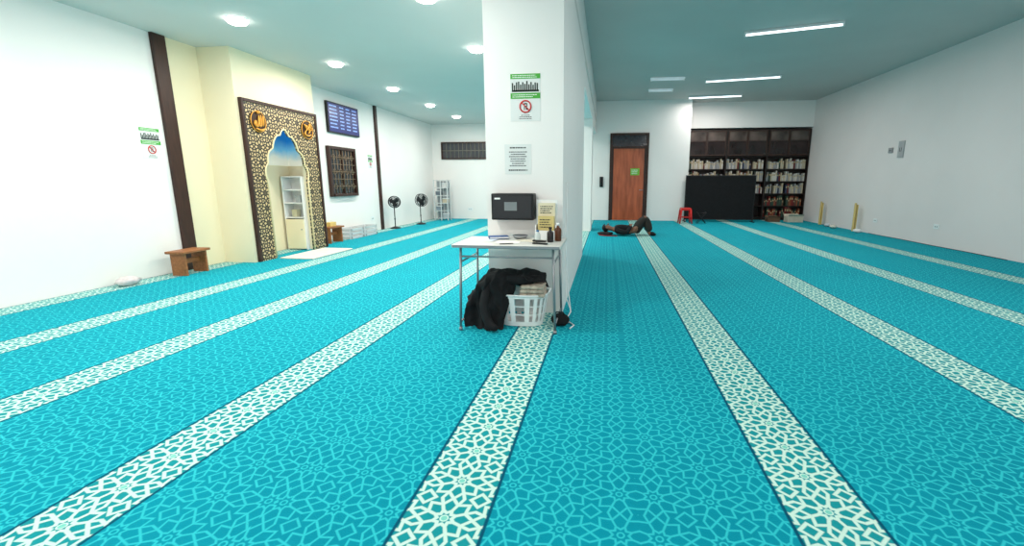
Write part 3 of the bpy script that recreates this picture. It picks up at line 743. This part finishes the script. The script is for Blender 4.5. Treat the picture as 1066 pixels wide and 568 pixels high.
# white wire rack
s=thing('wire_rack','white metal multi tier rack standing by the far corner','rack',loc=(-5.74,15.5,0))
def rk(b):
    for x in (-.24,0,.24):
        for y in (-.15,.15): box(b,x-.015,x+.015,y-.012,y+.012,0,1.4)
part('uprights',s,RACK,rk)
for j in range(6):
    def tr(b):
        z=.06+j*.262
        for y in (-.15,.15): box(b,-.23,.23,y-.008,y+.008,z,z+.025)
        for k in range(10): cyl(b,(-.22+k*.049,-.15,z+.012),(-.22+k*.049,.15,z+.012),.005,seg=5)
    part('tier',s,RACK,tr)
part('back_panel',s,mat('rack_back',(150,156,160),.5),lambda b:box(b,-.225,.225,.14,.146,.05,1.36))
for j in range(5):
    o=thing('storage_box','small box on a tier of the white rack','box',loc=(-5.74+(-.12 if j%2 else .12),15.5,.06+j*.262+.026),group='boxes on the white rack')
    mm=mat('rackbox_'+'abcde'[j],((180,186,190),(130,140,150),(194,180,156),(100,110,120),(202,202,202))[j])
    part('box_body',o,mm,lambda b:box(b,-.085,.085,-.1,.1,0.001,.13),bevel=.004); part('box_lid',o,WPLAST,lambda b:box(b,-.089,.089,-.104,.104,.13,.15),bevel=.004)

# ---------------------------------------------------------------- person
def skin(name,V,Ed,m,parent,sub=2,root=0):
    me=bpy.data.meshes.new(name); me.from_pydata([v[:3] for v in V],Ed,[])
    o=bpy.data.objects.new(name,me); col.objects.link(o)
    sk=o.modifiers.new('skin','SKIN'); sk.use_smooth_shade=True
    sk.branch_smoothing=0.3
    for i,v in enumerate(V):
        r=v[3]; me.skin_vertices[0].data[i].radius=r if isinstance(r,tuple) else (r,r)
        me.skin_vertices[0].data[i].use_root=(i==root)
    s=o.modifiers.new('s','SUBSURF'); s.levels=sub; s.render_levels=sub
    bpy.context.view_layer.update()
    m2=bpy.data.meshes.new_from_object(o.evaluated_get(bpy.context.evaluated_depsgraph_get()))
    bpy.data.objects.remove(o)
    bm=BM(); bm.from_mesh(m2)
    for f in bm.faces: f.smooth=True; f.material_index=0
    return bm
per=thing('person','person in dark shirt and dark trousers lying with knees raised','person',loc=(-.10,11.5,0),rot=(0,0,R(2)))
V=[(.80,0,.13,.115),(.62,0,.135,.11),(.46,0,.145,.125),(.35,0,.15,.10),(.27,0,.15,.052),(.215,0,.17,.06),(.13,0,.185,.085),(.055,0,.18,.07)]
Ed=[(i,i+1) for i in range(7)]
def add(chain,start):
    p=start
    for c in chain: V.append(c); Ed.append((p,len(V)-1)); p=len(V)-1
    return p
for sg in (-1,1):
    w=add([(.36,sg*.17,.14,.052),(.50,sg*.25,.1,.042),(.60,sg*.27,.085,.038),(.68,sg*.17,.19,.032),(.71,sg*.10,.245,.024),(.72,sg*.05,.265,.026)],3)
    for f,(dx,dz,l) in enumerate(((-.025,0,.055),(-.008,.004,.07),(.01,.004,.066),(.027,0,.05))):
        add([(.72+dx,sg*.02,.272+dz,.009),(.72+dx*1.3,sg*(.02-l*.5),.274,.008),(.72+dx*1.4,sg*(.02-l),.262,.006)],w)
    add([(.69,sg*.045,.275,.01),(.67,sg*.02,.285,.008)],w-1)
    add([(.82,sg*.09,.13,.085),(.95,sg*.11,.31,.072),(1.07,sg*.11,.47,.056),(1.11,sg*.11,.33,.052),(1.16,sg*.115,.12,.036),(1.18,sg*.115,.045,.036),(1.27,sg*.12,.035,.032),(1.33,sg*.12,.03,.022)],0)
bm=skin('body',V,Ed,SKIN,per)
ball(bm,(.155,0,.275),(.02,.013,.02),12)
ball(bm,(.125,.085,.18),(.028,.01,.018),10); ball(bm,(.125,-.085,.18),(.028,.01,.018),10)
ball(bm,(.19,0,.247),(.008,.022,.008),10,1)
for sg in (-1,1): ball(bm,(.125,sg*.032,.258),(.009,.014,.007),10,2)
make('body',bm,[SKIN,mat('lips',(140,80,72)),INK],parent=per,smooth=True,fixn=False)
V=[(.80,0,.13,.125),(.62,0,.14,.13),(.46,0,.15,.15),(.35,0,.155,.125),(.285,0,.15,.085)]; Ed=[(0,1),(1,2),(2,3),(3,4)]
for sg in (-1,1): add([(.36,sg*.17,.145,.07),(.50,sg*.25,.105,.062),(.60,sg*.27,.09,.056),(.68,sg*.17,.19,.05),(.708,sg*.11,.238,.042)],3)
bm=skin('shirt',V,Ed,None,per); 
for v in bm.verts: v.co.z=max(v.co.z,.004)
make('shirt',bm,mat('dark_shirt',(16,16,22),.9,var=.3,scale=10),parent=per,smooth=True,fixn=False)
V=[(.76,0,.13,.13),(.82,0,.13,.13)]; Ed=[(0,1)]
for sg in (-1,1): add([(.84,sg*.09,.135,.12),(.95,sg*.09,.30,.125),(1.07,sg*.095,.45,.10),(1.11,sg*.10,.33,.105),(1.15,sg*.11,.20,.095),(1.17,sg*.115,.10,.075)],1)
bm=skin('trousers',V,Ed,None,per)
for v in bm.verts: v.co.z=max(v.co.z,.004)
make('trousers',bm,mat('dark_olive_trousers',(44,40,37),.9,var=.15,scale=8),parent=per,smooth=True,fixn=False)
for sg in (-1,1):
    V=[(1.17,sg*.115,.05,.046),(1.27,sg*.12,.044,.042),(1.34,sg*.12,.036,.03)]; Ed=[(0,1),(1,2)]
    bm=skin('sock',V,Ed,None,per)
    for v in bm.verts: v.co.z=max(v.co.z,.004)
    make('sock',bm,BLACKF,parent=per,smooth=True,fixn=False)
bm=BM(); ball(bm,(0,0,0),(.105,.095,.1),24)
bmesh.ops.delete(bm,geom=[v for v in bm.verts if v.co.x>-.02 and v.co.z>-.0+max(0,.04-abs(v.co.x))*.2 or v.co.x>.055],context='VERTS')
make('hair',bm,mat('black_hair',(18,15,14),.7,bump=.5,scale=20),parent=per,loc=(.105,0,.183),smooth=True)
s=thing('black_bag','flat black bag used as a pillow on the carpet','bag',loc=(-.02,11.5,0))
def bg(b):
    ball(b,(0,0,.042),(.2,.24,.042),20)
    for v in b.verts: v.co+=noise.noise_vector(v.co*9)*.014; v.co.z=max(v.co.z,.001)
part('bag_body',s,BLACKF,bg); part('strap',s,mat('strap_red',(150,40,48)),lambda b:tube(b,[(-.15,-.22,.03),(.0,-.28,.012),(.2,-.27,.012),(.3,-.3,.012)],.012,6))

# ---------------------------------------------------------------- world + camera
w=bpy.data.worlds.new('world'); scn.world=w; w.use_nodes=True
w.node_tree.nodes['Background'].inputs[0].default_value=(1,.96,.91,1); w.node_tree.nodes['Background'].inputs[1].default_value=1.3
cam=bpy.data.cameras.new('camera'); co=bpy.data.objects.new('camera',cam); col.objects.link(co)
co.location=(0,0,1.3); co.rotation_euler=(R(90-11.31),0,R(7.37))
cam.sensor_width=36; cam.lens=470/1066*36; cam.shift_x=-37/1066; cam.clip_start=.05
scn.camera=co
